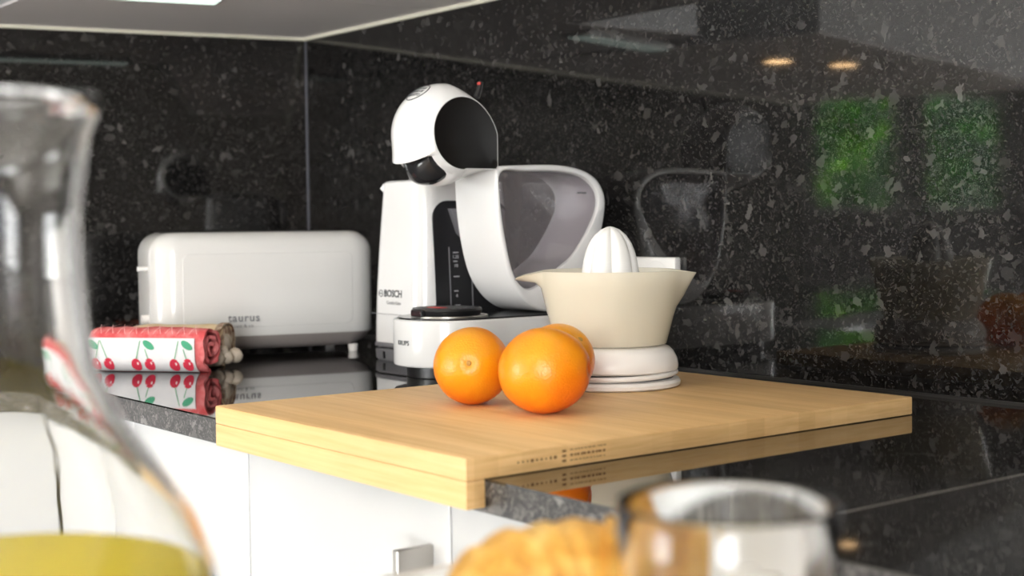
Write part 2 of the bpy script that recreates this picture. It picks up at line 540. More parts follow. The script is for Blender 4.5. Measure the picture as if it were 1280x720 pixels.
struct(box('floor', (-3.3, -7.7, FLOOR-.1), (5.0, .2, FLOOR), M['floor']))
struct(box('ceiling', (-3.3, -7.7, CEIL), (5.0, .2, CEIL+.1), M['ceiling']))
wb = struct(box('wall_back', (-3.3, .012, FLOOR), (5.0, .2, CEIL), M['wall']))
box('splashback_panel', (-.004, 0, -.02), (3.6, .012, .95), M['granite'], wb)
def frameA(o):
    o.rotation_euler = (0, 0, A_ROT)
    return o
# left wall: local x runs along the wall, local +y points away from the room here, so the body sits at y<0
wa = struct(frameA(box('wall_left', (0.004, -.13, FLOOR), (1.82, -.012, CEIL), M['wall_dark'])))
box('splashback_panel', (0.0, -.012, -.02), (1.82, 0, .95), M['granite'], wa)

def wall_with_holes(name, axis, pos, thick, a0, a1, holes, mat):
    """vertical wall at x=pos or y=pos with rectangular openings (a0,a1,z0,z1), built as jambs, sills and heads"""
    bm = bmesh.new()
    def add(lo, hi):
        r = bmesh.ops.create_cube(bm, size=1)
        for v in r['verts']:
            v.co = Vector([(lo[i]+hi[i])/2+v.co[i]*(hi[i]-lo[i]) for i in range(3)])
    def seg(u0, u1, z0, z1):
        if axis == 'X': add((pos, u0, z0), (pos+thick, u1, z1))
        else: add((u0, pos, z0), (u1, pos+thick, z1))
    cur = a0
    for h0, h1, z0, z1 in sorted(holes):
        seg(cur, h0, FLOOR, CEIL); seg(h0, h1, FLOOR, z0); seg(h0, h1, z1, CEIL); cur = h1
    seg(cur, a1, FLOOR, CEIL)
    me = bpy.data.meshes.new(name); bm.to_mesh(me); bm.free()
    return struct(link(name, me, mat))

FW = [(-5.64, -4.90, .22, .92), (-6.70, -5.88, .22, .92)]
wall_with_holes('wall_far', 'X', -3.05, .05, -7.7, .012, FW, M['wall_far'])
wall_with_holes('wall_front', 'Y', -7.55, .2, -3.2, 4.6, [(-2.6, 0.0, -.83, 1.27)], M['wall'])
wall_with_holes('wall_right', 'X', 4.6, .2, -7.7, .012, [(-6.4, -2.2, -.83, 1.27)], M['wall_dark'])  # opening added to let the right fill lamp in

def window(n, axis, pos, u0, u1, z0, z1, mull, fwid=.05):
    e = bpy.data.objects.new('window_%d' % n, None); col.objects.link(e); struct(e)
    def bar(nm, a0, a1, b0, b1):
        lo, hi = ((pos-.03, a0, b0), (pos+.03, a1, b1)) if axis == 'X' else ((a0, pos-.03, b0), (a1, pos+.03, b1))
        box(nm, lo, hi, M['frame'], e, .004, 1)
    bar('frame_sill', u0, u1, z0, z0+fwid); bar('frame_head', u0, u1, z1-fwid, z1)
    bar('frame_jamb', u0, u0+fwid, z0+fwid, z1-fwid); bar('frame_jamb', u1-fwid, u1, z0+fwid, z1-fwid)
    edges = [u0+fwid]
    for m_ in mull:
        bar('mullion', m_-.03, m_+.03, z0+fwid, z1-fwid); edges += [m_-.03, m_+.03]
    edges.append(u1-fwid)
    for a0, a1 in zip(edges[::2], edges[1::2]):
        lo, hi = ((pos-.004, a0, z0+fwid), (pos+.004, a1, z1-fwid)) if axis == 'X' else ((a0, pos-.004, z0+fwid), (a1, pos+.004, z1-fwid))
        box('pane', lo, hi, M['pane'], e)
window(1, 'X', -3.025, *FW[0], [], .02)
window(2, 'X', -3.025, *FW[1], [], .02)
window(3, 'Y', -7.44, -2.6, 0.0, -.83, 1.27, [-1.3])
window(4, 'X', 4.70, -6.4, -2.2, -.83, 1.27, [-5.0, -3.6])  # unseen window, added around the right fill lamp

# cream sealant beads along the top of the splashbacks and dark seal along the worktop, joint in the corner
t1 = struct(box('trim_1', (0.0, -.006, .4745), (2.3, 0, .48), M['bead'], None, .001, 1))
t2 = struct(frameA(box('trim_2', (0.0, 0.0, .4745), (1.8, .006, .48), M['bead'], None, .001, 1)))
t3 = struct(box('trim_3', (0.0, -.003, 0), (3.2, 0, .003), M['dark_seal']))
t4 = struct(box('trim_4', (-.0005, -.0022, 0.003), (.0022, .0, .4745), M['corner_joint']))

# ------------------------------------------------------------------ worktop
TH = .0235
D_ = .60
inner = Vector((.582-.245*.467, -.60, 0))
aend = ADIR*1.80
aend_f = aend + ANRM*.60
wt = thing('worktop', 'polished black speckled granite worktop running along both splashbacks', 'worktop')
# slab with a rounded cut front face
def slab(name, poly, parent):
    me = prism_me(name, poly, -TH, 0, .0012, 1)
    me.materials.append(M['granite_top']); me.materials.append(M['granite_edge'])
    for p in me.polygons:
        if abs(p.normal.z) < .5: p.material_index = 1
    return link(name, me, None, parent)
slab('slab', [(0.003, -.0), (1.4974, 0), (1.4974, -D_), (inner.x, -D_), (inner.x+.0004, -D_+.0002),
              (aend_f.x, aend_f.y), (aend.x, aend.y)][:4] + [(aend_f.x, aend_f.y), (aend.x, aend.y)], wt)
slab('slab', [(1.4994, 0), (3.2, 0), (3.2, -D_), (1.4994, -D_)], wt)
box('slab_joint', (1.4974, -D_+.001, -TH), (1.4994, 0, -.0004), M['joint'], wt)

# ------------------------------------------------------------------ base cabinets
DY = -.58
def base_cabinet(x0, x1, label, handle):
    c = thing('base_cabinet', label, 'cabinet', ((x0+x1)/2, DY, FLOOR))
    w = (x1-x0)/2
    box('carcass', (-w+.0005, .020, .10), (w-.0005, .56, -FLOOR-TH-.0005), M['carcass'], c)
    box('plinth', (-w+.0005, .06, 0), (w-.0005, .5, .10), M['dark_grey'], c)
    d = box('door', (-w+.0011, 0, .105), (w-.0011, .019, -FLOOR-TH-.003), M['door_white'], c, .0012, 2)
    if handle is not None:
        hx = handle-(x0+x1)/2
        h = link('handle', None or box_me('handle', (hx-.0075, -.032, -FLOOR-.064-.16), (hx, 0, -FLOOR-.064), .0012, 2), M['steel'], d, smooth=35)
        h['label'] = 'brushed steel bar handle'
    return c
XS = [.634, .8884, 1.2025, 1.5175, 1.8325, 2.15]
LB = ['white base cabinet with handleless door next to the inner corner of the worktop',
      'white base cabinet with steel bar handle under the cutting board',
      'white base cabinet to the right of the cutting board front corner, behind the croissant',
      'white base cabinet under the worktop behind the glass tumbler',
      'white base cabinet at the far end of the worktop from the corner']
for i in range(5):
    base_cabinet(XS[i], XS[i+1], LB[i], {1: 1.1805, 3: 1.80}.get(i))
# filler at the inner corner and run along the left wall
props(box('corner_filler', (.4500, DY, FLOOR+.105), (.633, DY+.019, -TH-.003), M['door_white'], None, .001, 1),
      'narrow white filler panel at the inner corner of the base cabinets', 'filler panel')
c = thing('base_cabinet', 'white base cabinet run under the left splashback behind the carafe', 'cabinet', (0, 0, FLOOR), A_ROT)
box('carcass', (.50, .02, .10), (1.78, .555, -FLOOR-TH-.0005), M['carcass'], c)
box('plinth', (.50, .06, 0), (1.78, .5, .10), M['dark_grey'], c)
for k in range(3):
    box('door', (.4560+k*.440, .558, .105), (.4560+(k+1)*.440-.003, .577, -FLOOR-TH-.003), M['door_white'], c, .0012, 2)

# ------------------------------------------------------------------ wall cabinets
UZ = .48
def wall_cabinet(name, poly, label, mat_under, fronts):
    c = thing(name, label, 'cabinet', (0, 0, UZ))
    prism('carcass', poly, .004, .74, M['door_white'], c, sm=None)
    prism('bottom_panel', poly, 0, .004, mat_under, c, sm=None)
    for (a, b) in fronts:
        a = Vector(a); b = Vector(b); t = (b-a); L = t.length; t.normalize()
        nr = Vector((t.y, -t.x))
        q = [a+t*.002, b-t*.002, b-t*.002+nr*.018, a+t*.002+nr*.018]
        prism('door', [tuple(v) for v in q], 0.0, .74, M['door_white'], c, sm=None)
    return c
EPS = .0006
pA1 = ADIR*.525
wall_cabinet('corner_wall_cabinet', [(0.004, -EPS), (.368, -EPS), (.368, -.264), (.385, -.515), (pA1.x+.001, pA1.y)],
             'corner wall cabinet with grey underside and strip lamp over the toaster', M['underside'], [])
wall_cabinet('wall_cabinet', [(.3695, -EPS), (1.0, -EPS), (1.0, -.25), (.3695, -.25)],
             'shallow wall cabinet over the coffee machine', M['underside'], [((.3695, -.25), (1.0, -.25))])
wall_cabinet('wall_cabinet', [(1.0015, -EPS), (1.62, -EPS), (1.62, -.25), (1.0015, -.25)],
             'shallow wall cabinet over the citrus juicer and cutting board', M['underside'], [((1.0015, -.25), (1.62, -.25))])
pB0 = ADIR*.528; pB1 = ADIR*1.78
f0 = pB0 + ANRM*.66; f1 = pB1 + ANRM*.66
wall_cabinet('wall_cabinet', [(pB0.x+.001, pB0.y), (f0.x, f0.y), (f1.x, f1.y), (pB1.x+.001, pB1.y)],
             'deep wall cabinet with pale underside and warm spot lamps on the left wall', M['underside_pale'], [])
# strip lamp under the corner cabinet
sl = thing('strip_lamp', 'flat under-cabinet strip lamp with bright diffuser above the toaster', 'lamp',
           tuple(ADIR*.220+ANRM*.358+Vector((0, 0, UZ))), A_ROT)
# local x along wall, local +y into the room
box('housing', (0, 0, -.009), (.26, .055, 0), M['lamp_white'], sl, .002, 2)
box('diffuser', (.008, .007, -.011), (.252, .048, -.009), M['lamp_glow'], sl)
for (x, y) in ((.215, -.91), (.244, -1.07)):
    s = thing('spot_lamp', 'small round warm spot lamp set into the pale cabinet underside', 'lamp', (x, y, UZ), 0, 'spot lamps under the deep wall cabinet')
    lathe('rim', [(.030, 0), (.036, 0), (.036, -.003), (.030, -.004), (.029, -.002)], M['steel'], s, 28, True)
    lathe('lens', [(0, -.002), (.0295, -.002), (.0295, -.0005), (0, -.0005)], M['spot_glow'], s, 28)

# ceiling downlights in the room
for i, (x, y) in enumerate(((.5, -2.3), (1.5, -2.7))):
    s = thing('downlight', 'small round warm downlight set into the white room ceiling', 'lamp', (x, y, CEIL), 0, 'downlights in the room ceiling')
    lathe('rim', [(.044, 0), (.052, 0), (.052, -.003), (.044, -.004), (.043, -.002)], M['steel'], s, 28, True)
    lathe('lens', [(0, -.002), (.0435, -.002), (.0435, -.0005), (0, -.0005)], M['spot_glow'], s, 28)

# ------------------------------------------------------------------ cutting board
TB = .0163
XL, XR, YB, LIP = .8989, 1.2725, -.123, .0168
cb = thing('cutting_board', 'large bamboo cutting board with a front lip hooked over the worktop edge', 'cutting board', ((XL+XR)/2, -.36, 0))
bx0, bx1 = XL-cb.location.x, XR-cb.location.x
by0, by1 = -D_-LIP+.36, YB+.36
box('board_panel', (bx0, by0, .0004), (bx1, by1, TB), M['bamboo'], cb, .0012, 2)
box('front_lip', (bx0, by0, -.0192), (bx1, by0+LIP-.0004, .0004), M['bamboo'], cb, .0010, 2)
# burnt brand lettering on the right side edge: too worn to read, only short strokes remain
random.seed(4)
bm = bmesh.new()
def stroke(y, z, w, h):
    r = bmesh.ops.create_cube(bm, size=1)
    for v in r['verts']:
        v.co = Vector((bx1-.0001+v.co.x*.0005, y+v.co.y*w, z+v.co.z*h))
y = by0+.045
for k in range(9):
    stroke(y, .0085, random.uniform(.0012, .0028), random.uniform(.0010, .0024)); y += .0042
y += .004
for dz in (.005, .0085, .012):
    stroke(y, dz, .0035, .0016)
y += .007
for row, z in enumerate((.0125, .0086, .0048)):
    yy = y
    while yy < y+.034:
        w = random.uniform(.0012, .0032)
        stroke(yy, z, w, .0017 if row == 1 else .0007); yy += w+.0012
me = bpy.data.meshes.new('branding_mark'); bm.to_mesh(me); bm.free()
link('branding_mark', me, M['burn'], cb)

# ------------------------------------------------------------------ oranges
def make_orange(label, x, y, rad, squash, axis, seed, dimple=.10, tone=None):
    axis = Vector(axis).normalized()
    rot = axis.to_track_quat('Z', 'X')
    bm = bmesh.new()
    bmesh.ops.create_uvsphere(bm, u_segments=48, v_segments=32, radius=1)
    for v in bm.verts:
        n = v.co.normalized()
        r = 1 + .018*noise.noise(n*1.6+Vector((seed, 0, 0)))
        r -= dimple*math.exp(-((1-n.z)/.010)) + .05*math.exp(-((1+n.z)/.012))
        r += .012*math.exp(-((1-n.z)/.05))
        v.co = Vector((n.x, n.y, n.z*squash))*r*rad
        v.co = rot @ v.co
    zmin = min(v.co.z for v in bm.verts)
    me = bpy.data.meshes.new('peel'); bm.to_mesh(me); bm.free()
    e = thing('orange', label, 'orange', (x, y, TB), 0)
    o = link('peel', me, orange_mat('orange_peel', tuple(tone.normalized() if tone else axis), seed), e, (0, 0, -zmin), smooth=180)
    tip = axis*rad*squash*(1-dimple+.012)
    s = lathe('stem_scar', [(0, .0014), (.0016, .0012), (.0026, 0), (.0022, -.001), (0, -.001)], M['navel'], e, 12)
    s.location = tip+Vector((0, 0, -zmin)); s.rotation_euler = rot.to_euler()
    return e
def camdir(rx, uz, toward):
    return rt2*rx + up2*uz - fw*toward
make_orange('smaller orange with its stem end facing the room, beside the coffee machine', 1.048, -.4445, .0338, 1.0, camdir(-.06, .12, 1), 2.0, .07, camdir(-.25, .55, .8))
make_orange('large orange lying on its side at the front of the board', 1.1376, -.4365, .0358, 1.08, camdir(.93, .08, .22), 5.3, .12, camdir(-.45, .75, .5))
make_orange('orange mostly hidden behind the large orange, beside the juicer', 1.0600, -.3565, .0335, 1.0, camdir(.5, .5, .4), 9.1, .06)

# ------------------------------------------------------------------ citrus juicer
J = (1.0211, -.2566, TB)
JR = math.atan2(rt2.y, rt2.x)
ju = thing('citrus_juicer', 'electric citrus juicer with milky cream bowl and white ribbed cone on the cutting board', 'juicer', J, JR)
lathe('base_foot', [(0, 0), (.064, 0), (.0668, .0018), (.0672, .005), (.0655, .0075), (.060, .0085), (0, .0085)], M['warm_white'], ju, 64)
lathe('cord_groove', [(0, .0085), (.060, .0085), (.060, .0108), (0, .0108)], M['mid_grey'], ju, 48)
cor = [(math.cos(2*PI*k/48)*.0625, math.sin(2*PI*k/48)*.0625, .0126+.0016*math.sin(2*PI*k/48+.9)) for k in range(48)]
tube('cord', cor, .0026, M['warm_white'], ju, 8, True)
lathe('motor_housing', [(0, .0155), (.0625, .0152), (.0648, .017), (.0652, .020), (.0640, .027), (.0605, .0335), (.0565, .0375), (.050, .0395), (0, .0395)], M['warm_white'], ju, 64)
# bowl: lathe with a pouring spout on one side and a beak on the other
def bowl_me():
    prof = []
    zs = [.0385, .040, .045, .055, .065, .075, .085, .094, .101, .106, .1105]
    for z in zs:
        t = (z-.0385)/(.1105-.0385)
        prof.append((.0535+.0180*t**.95 if z > .039 else .050, z))
    seg = 96
    vs, fs = [], []
    def R(r, z, a, off):
        t = max(0, (z-.0385)/.072)
        da = min(abs(a-PI), 2*PI-abs(a-PI)); db = min(a, 2*PI-a)
        sp = .0215*math.exp(-(da/.24)**4)*max(0, (z-.098)/.0125)**1.2 if z > .098 else 0
        bk = .0120*math.exp(-(db/.26)**2)*max(0, (t-.50)/.50)**.62 if t > .50 else 0
        return r+sp+bk-off
    rings = []
    seq = [(r, z, 0) for r, z in prof] + [(r, z, .0022) for r, z in reversed(prof)]
    for r, z, off in seq:
        ring = []
        for i in range(seg):
            a = 2*PI*i/seg
            rr = R(r, z, a, off)
            da = min(abs(a-PI), 2*PI-abs(a-PI)); db = min(a, 2*PI-a)
            dz = 0
            if z > .098: dz -= .0090*math.exp(-(da/.22)**2)*(z-.098)/.0125
            if z > .098: dz -= .003*math.exp(-(db/.35)**2)*(z-.098)/.0125
            ring.append(len(vs)); vs.append((rr*math.cos(a), rr*math.sin(a), z+dz+(.002 if off and z < .041 else 0)))
        rings.append(ring)
    for a_, b_ in zip(rings, rings[1:]):
        for i in range(seg):
            j = (i+1) % seg
            fs.append((a_[i], a_[j], b_[j], b_[i]))
    c0 = len(vs); vs.append((0, 0, .0385)); c1 = len(vs); vs.append((0, 0, .0405))
    for i in range(seg):
        j = (i+1) % seg
        fs.append((rings[0][j], rings[0][i], c0)); fs.append((rings[-1][i], rings[-1][j], c1))
    return fix(mesh('bowl', vs, fs))
bo = link('bowl', bowl_me(), M['bowl'], ju, (0, 0, .0012), smooth=50)
bo['label'] = 'milky translucent cream bowl'
# sieve and cone
def cone_me():
    prof = [(.052, .0985), (.052, .1005), (.030, .0995), (.0285, .105), (.0275, .112), (.0262, .120), (.0240, .129), (.0205, .138), (.0155, .1455), (.009, .151), (.003, .1535), (0, .154)]
    seg = 96; vs, fs, rings = [], [], []
    for k, (r, z) in enumerate(prof):
        ring = []
        for i in range(seg):
            a = 2*PI*i/seg+.25
            g = abs(math.cos(3*(a)))          # six flutes
            f = 1-.20*(1-g)**1.6 if 2 <= k < len(prof) else 1
            ring.append(len(vs)); vs.append((r*f*math.cos(a), r*f*math.sin(a), z))
        rings.append(ring)
    for a_, b_ in zip(rings, rings[1:]):
        for i in range(seg):
            j = (i+1) % seg; fs.append((a_[i], a_[j], b_[j], b_[i]))
    fs.append(tuple(rings[0][::-1]))
    return fix(mesh('reamer_cone', vs, fs))
link('reamer_cone', cone_me(), M['white_soft'], ju, smooth=40)
lathe('strainer', [(.0665, .1035), (.0655, .100), (.052, .0975), (.050, .0985), (.062, .1025)], M['white_soft'], ju, 64, True)
lathe('drive_shaft', [(0, .0395), (.012, .0395), (.010, .0975), (0, .0975)], M['white_soft'], ju, 24)

# ------------------------------------------------------------------ capsule coffee machine
cm = thing('capsule_coffee_machine', 'white capsule coffee machine with black oval side panel and smoky water tank', 'coffee machine', (.715, -.20, 0))
def foot(hw, yc, yb, seg=20, rr=.02):
    pts = []
    for k in range(seg+1):
        a = PI+PI*k/seg
        pts.append((hw*math.cos(a), yc+hw*math.sin(a)))
    pts += [(hw, yb-rr), (hw-rr*.3, yb-rr*.3), (hw-rr, yb), (-hw+rr, yb), (-hw+rr*.3, yb-rr*.3), (-hw, yb-rr)]
    return pts
SK0, SK1 = .0135, .0665
prism('base_foot', foot(.054, -.025, .135), 0, SK0, M['black'], cm, .001, 1)
prism('base_skirt', foot(.0645, -.030, .150), SK0, SK1, M['white_gloss'], cm, .0025, 3)
prism('deck', foot(.0600, -.030, .145), SK1-.0005, SK1+.0018, M['black_gloss'], cm, .001, 1)
# drip tray: disc with slots, red patch and chrome ring
dt = lathe('drip_tray', [(0, SK1+.0018), (.034, SK1+.0018), (.0385, SK1+.0035), (.0405, SK1+.009), (.0395, SK1+.0115), (.036, SK1+.0115), (.034, SK1+.010), (0, SK1+.010)], M['black'], cm, 48, loc=(0, -.033, 0))
for k in range(7):
    hw_ = .030*math.sqrt(max(0.05, 1-((k-3)/3.6)**2))
    box('tray_bar', (-hw_, (k-3)*.0085-.0016, SK1+.010), (hw_, (k-3)*.0085+.0016, SK1+.0118), M['dark_grey'], dt, .0005, 1)
box('red_badge', (-.012, -.020, SK1+.0118), (.012, -.008, SK1+.0124), M['red'], dt)
box('front_latch', (-.011, -.0435, SK1+.0028), (.011, -.037, SK1+.0105), M['black_gloss'], dt, .001, 1)
ring = [(.044*math.cos(2*PI*k/48), -.030+.044*math.sin(2*PI*k/48), SK1+.0022) for k in range(48)]
tube('tray_ring', ring, .0011, M['steel'], cm, 6, True)
# lettering on the curved skirt front
def skirt_map(u, v, lift):
    a = u/.0645; r = .0645+lift
    return (r*math.sin(a), -.030-r*math.cos(a), .0405+v)
link('maker_lettering', text_me('KRUPS', .0072, skirt_map, .00025, spacing=1.05, bold=.02), M['ink'], cm)
# shell: side profile ring extruded across the width, hole filled by the tank
HW = .041
outer = [(.0090, .2320), (.0100, .2375), (.0147, .2395), (.0559, .2415), (.1045, .2420), (.1421, .2365), (.1651, .2245), (.1766, .2049),
         (.1760, .185), (.170, .160), (.160, .125), (.150, .0684), (.105, .0684), (.085, .0692), (.065, .0745), (.045, .0890), (.0275, .1140), (.0165, .1500), (.0105, .1900)]
hole = [(.0169, .2330), (.0558, .2345), (.1044, .2350), (.1395, .2295), (.1611, .2135), (.1640, .1932), (.1516, .1682), (.1258, .1359),
        (.1031, .1203), (.0680, .0990), (.0490, .0985), (.0335, .1155), (.0225, .1540), (.0150, .2007)]
outer_s = smooth_poly(outer, 4); hole_s = smooth_poly(hole, 5)
def resample(poly, n, c):
    """sample a star-shaped polygon by angle about c"""
    out = []
    P = [Vector(p)-Vector(c) for p in poly]
    for k in range(n):
        a = 2*PI*k/n
        d = Vector((math.cos(a), math.sin(a)))
        best = 0
        for i in range(len(P)):
            p, q = P[i], P[(i+1) % len(P)]
            e = q-p
            den = d.x*e.y-d.y*e.x
            if abs(den) < 1e-12: continue
            t = (p.x*e.y-p.y*e.x)/den
            s = (p.x*d.y-p.y*d.x)/den
            if t > 0 and -1e-9 <= s <= 1+1e-9: best = max(best, t)
        out.append(tuple(d*best+Vector(c)))
    return out
CC = (.075, .165)
def ring_shell():
    n = 120
    O = resample(outer, n, CC) if False else resample(outer_s, n, CC)
    H = resample(hole_s, n, CC)
    b = .0035
    def shrink(P, amt):
        return [tuple(Vector(CC)+(Vector(p)-Vector(CC))*(1-amt/max(.02, (Vector(p)-Vector(CC)).length))) for p in P]
    loops = [(O, -HW+b), (shrink(O, b*.3), -HW+b*.3), (shrink(O, b), -HW), (shrink(H, -.0012), -HW), (H, -HW+.0012), (H, HW-.0012), (shrink(H, -.0012), HW), (shrink(O, b), HW), (shrink(O, b*.3), HW-b*.3), (O, HW-b)]
    vs, fs = [], []
    for P, x in loops:
        vs += [(x, a, z) for a, z in P]
    L = len(loops)
    for l in range(L):
        m_ = (l+1) % L
        for i in range(n):
            j = (i+1) % n
            fs.append((l*n+i, l*n+j, m_*n+j, m_*n+i))
    return fix(mesh('body_shell', vs, fs))
link('body_shell', ring_shell(), M['white_gloss'], cm, smooth=50)
Hs = [tuple(Vector(CC)+(Vector(p)-Vector(CC))*.985) for p in resample(hole_s, 80, CC)]
tk = prism('water_tank', Hs, -HW+.0012, HW-.0012, M['tank'], cm, .004, 3, 'X', 40)
tk['label'] = 'smoky transparent water tank'
box('tank_latch', (HW-.0022, .132, .2085), (HW-.0008, .146, .2105), M['mid_grey'], cm)
# head: ball with flat sides, drawn out to a corner at the lower back
HC = Vector((-.0365, .2755)); SR = .0585; CAPX = .0415
PR = math.sqrt(SR**2-CAPX**2)
def head_outline(off, notch, lipamt, n=96):
    """outline (y,z) at a station whose radius exceeds the cap radius by off"""
    pts = []
    for k in range(n):
        a = 2*PI*k/n                      # 0 = back (+y), pi/2 = up, pi = front
        dv = Vector((math.cos(a), math.sin(a)))
        base = PR
        # rear drawn to a square-ish lower corner
        if a > 1.5*PI or a < .30*PI:
            aa = a if a < PI else a-2*PI
            cy, cz = .0480, .0400           # half extents of the rear corner box
            tx = cy/max(1e-6, dv.x) if dv.x > 0 else 9
            tz = cz/max(1e-6, -dv.y) if dv.y < 0 else 9
            lim = min(tx, tz)
            if aa <= 0: base = min(lim, .0615)
            else:
                w = aa/(.30*PI)
                base = PR+(cy-PR)*(1-w)**2*(1+0*w)
        g = 1.0
        if dv.x > 0:                          # less overhang towards the back
            g = max(.10, 1-1.0*dv.x**1.0)
            if dv.y < 0: g = max(.10, 1-1.25*dv.x)
        r = base+off*g
        ad = math.degrees(a)
        if lipamt and 186 < ad <= 212.5:
            r += lipamt*((ad-186)/26)**2.2
        if notch and 212.5 < ad < 262:
            r -= notch*(.012 if ad < 240 else .012*(262-ad)/22)
        pts.append(HC+dv*r)
    return pts
def head_me(name, notch, scale=1.0):
    n = 96; st = []
    for k in range(17):
        x = CAPX*math.sin(PI/2*(-1+2*k/16))
        st.append(x)
    vs, fs = [], []
    for x in st:
        off = math.sqrt(SR**2-x*x)-PR
        for p in head_outline(off, (1.0 if abs(x) < .030 else 0.0) if notch else 0, .0115*max(0, 1-(x/CAPX)**2)**.6):
            vs.append((x, p.x, p.y))
    S = len(st)
    for s in range(S-1):
        for i in range(n):
            j = (i+1) % n
            fs.append((s*n+i, s*n+j, (s+1)*n+j, (s+1)*n+i))
    fs.append(tuple(range(n))); fs.append(tuple(range((S-1)*n, S*n)))
    return fix(mesh(name, vs, fs))
link('head', head_me('head', True), M['white_gloss'], cm, smooth=38)
# black side panels, slightly domed
def panel_me(side):
    out = head_outline(0, False, 0)
    vs, fs = [], []
    n = len(out)
    for sc, lift in ((.985, -.0005), (.975, .0006), (.80, .0014), (.4, .0020)):
        vs += [(side*(CAPX+lift), HC.x+(p.x-HC.x)*sc, HC.y+(p.y-HC.y)*sc) for p in out]
    for r in range(3):
        for i in range(n):
            j = (i+1) % n; fs.append((r*n+i, r*n+j, (r+1)*n+j, (r+1)*n+i))
    c_ = len(vs); vs.append((side*(CAPX+.0021), HC.x, HC.y))
    for i in range(n): fs.append((3*n+i, 3*n+(i+1) % n, c_))
    return fix(mesh('side_panel', vs, fs))
for s in (1, -1):
    link('side_panel', panel_me(s), M['black_satin'], cm, smooth=60)['label'] = 'black oval side panel'
# nozzle under the head
def nozzle_me():
    vs, fs = [], []; n = 18; S = 11
    for s in range(S):
        x = .0265*math.sin(PI/2*(-1+2*s/(S-1)))
        off = math.sqrt(SR**2-x*x)
        for k in range(n):
            t = k/(n-1)
            a = math.radians(214+t*49)
            r = off-.0065+.0125*math.sin(PI*min(1, t*1.05))**.8*(1-.8*(x/.0265)**4)
            vs.append((x, HC.x+math.cos(a)*r, HC.y+math.sin(a)*r))
        for k in range(n):
            t = 1-k/(n-1)
            a = math.radians(214+t*49)
            r = off-.0150
            vs.append((x, HC.x+math.cos(a)*r, HC.y+math.sin(a)*r))
    m_ = 2*n
    for s in range(S-1):
        for i in range(m_):
            j = (i+1) % m_; fs.append((s*m_+i, s*m_+j, (s+1)*m_+j, (s+1)*m_+i))
    fs.append(tuple(range(m_))); fs.append(tuple(range((S-1)*m_, S*m_)))
    return fix(mesh('nozzle', vs, fs))
link('nozzle', nozzle_me(), M['black_gloss'], cm, smooth=50)
# lever on top and the seam lid behind it
tube('lever', [(0.004, .010, .320), (.004, .014, .329), (.004, .0165, .3385)], [.0036, .0034, .0026], M['black'], cm, 10)
box('lever_tip', (.0015, .0125, .3345), (.0065, .0160, .3380), M['red'], cm, .0008, 1)
# round printed emblem on top of the head
EMA = math.radians(125)
en = Vector((0, math.cos(EMA), math.sin(EMA))); eu = Vector((1, 0, 0)); ev = en.cross(eu)
EC = Vector((0, HC.x, HC.y))
def emb(u, v, lift):
    d = (en*SR+eu*u+ev*v).normalized()
    return EC+d*(SR+lift)
er = []
for k in range(40):
    a = 2*PI*k/40; er.append(emb(.0155*math.cos(a), .0155*math.sin(a), .0002))
em = tube('emblem_ring', er, .00065, M['ink'], cm, 5, True)
for tx, vv, sz in (('NESCAFÉ', .0070, .0044), ('DOLCE', .0005, .0064), ('GUSTO', -.0062, .0064)):
    link('emblem_lettering', text_me(tx, sz, lambda u, v, l, vv=vv: emb(u, v+vv, l), .0003, bold=.015), M['ink'], em)

# ------------------------------------------------------------------ filter coffee maker behind it
kb = thing('coffee_maker', 'white filter coffee maker with dark water gauge behind the capsule machine', 'coffee maker', (.545, -.115, 0))
def loft(name, secs, mat, parent, cap=True, sm=40):
    vs, fs = [], []; n = len(secs[0][0])
    for poly, z in secs:
        vs += [(a, b, z) for a, b in poly]
    for s in range(len(secs)-1):
        for i in range(n):
            j = (i+1) % n; fs.append((s*n+i, s*n+j, (s+1)*n+j, (s+1)*n+i))
    if cap:
        fs.append(tuple(range(n))[::-1]); fs.append(tuple(range((len(secs)-1)*n, len(secs)*n)))
    return link(name, fix(mesh(name, vs, fs)), mat, parent, smooth=sm)
def bsec(d, x0=-.062, x1=.062, y0=-.080, y1=.080, r=.026):
    return rrect(x0+d, x1-d, y0+d*1.0, y1-d, r, 7)
loft('base_foot', [(bsec(.003), 0), (bsec(.001), .003), (bsec(.0005), .014), (bsec(.002), .0155)], M['mid_grey'], kb)
loft('base_gap', [(bsec(.004), .0155), (bsec(.004), .0180)], M['black'], kb)
loft('base_ring', [(bsec(.000), .0180), (bsec(.000), .0215), (bsec(.002), .0235)], M['mid_grey'], kb)
H0, H1 = .0235, .2265
secs = []
for k in range(9):
    t = k/8; z = H0+(H1-H0)*t
    secs.append((bsec(.001+.0095*t**1.5), z))
secs.append((bsec(.0125), H1+.002)); secs.append((bsec(.016), H1+.003))
loft('body', secs, M['white_gloss'], kb)
lathe('lid', [(0, 0), (.040, 0), (.039, .003), (.030, .0062), (0, .0075)], M['dark_grey'], kb, 32, loc=(0, -.006, H1+.003))
tube('pour_lip', [(-.052, -.055, H1-.010), (-.0545, -.057, H1-.006), (-.052, -.055, H1-.001)], [.003, .004, .003], M['white_gloss'], kb)
box('foot_notch', (-.0250, -.0805, .003), (-.0215, -.0770, .012), M['black'], kb)
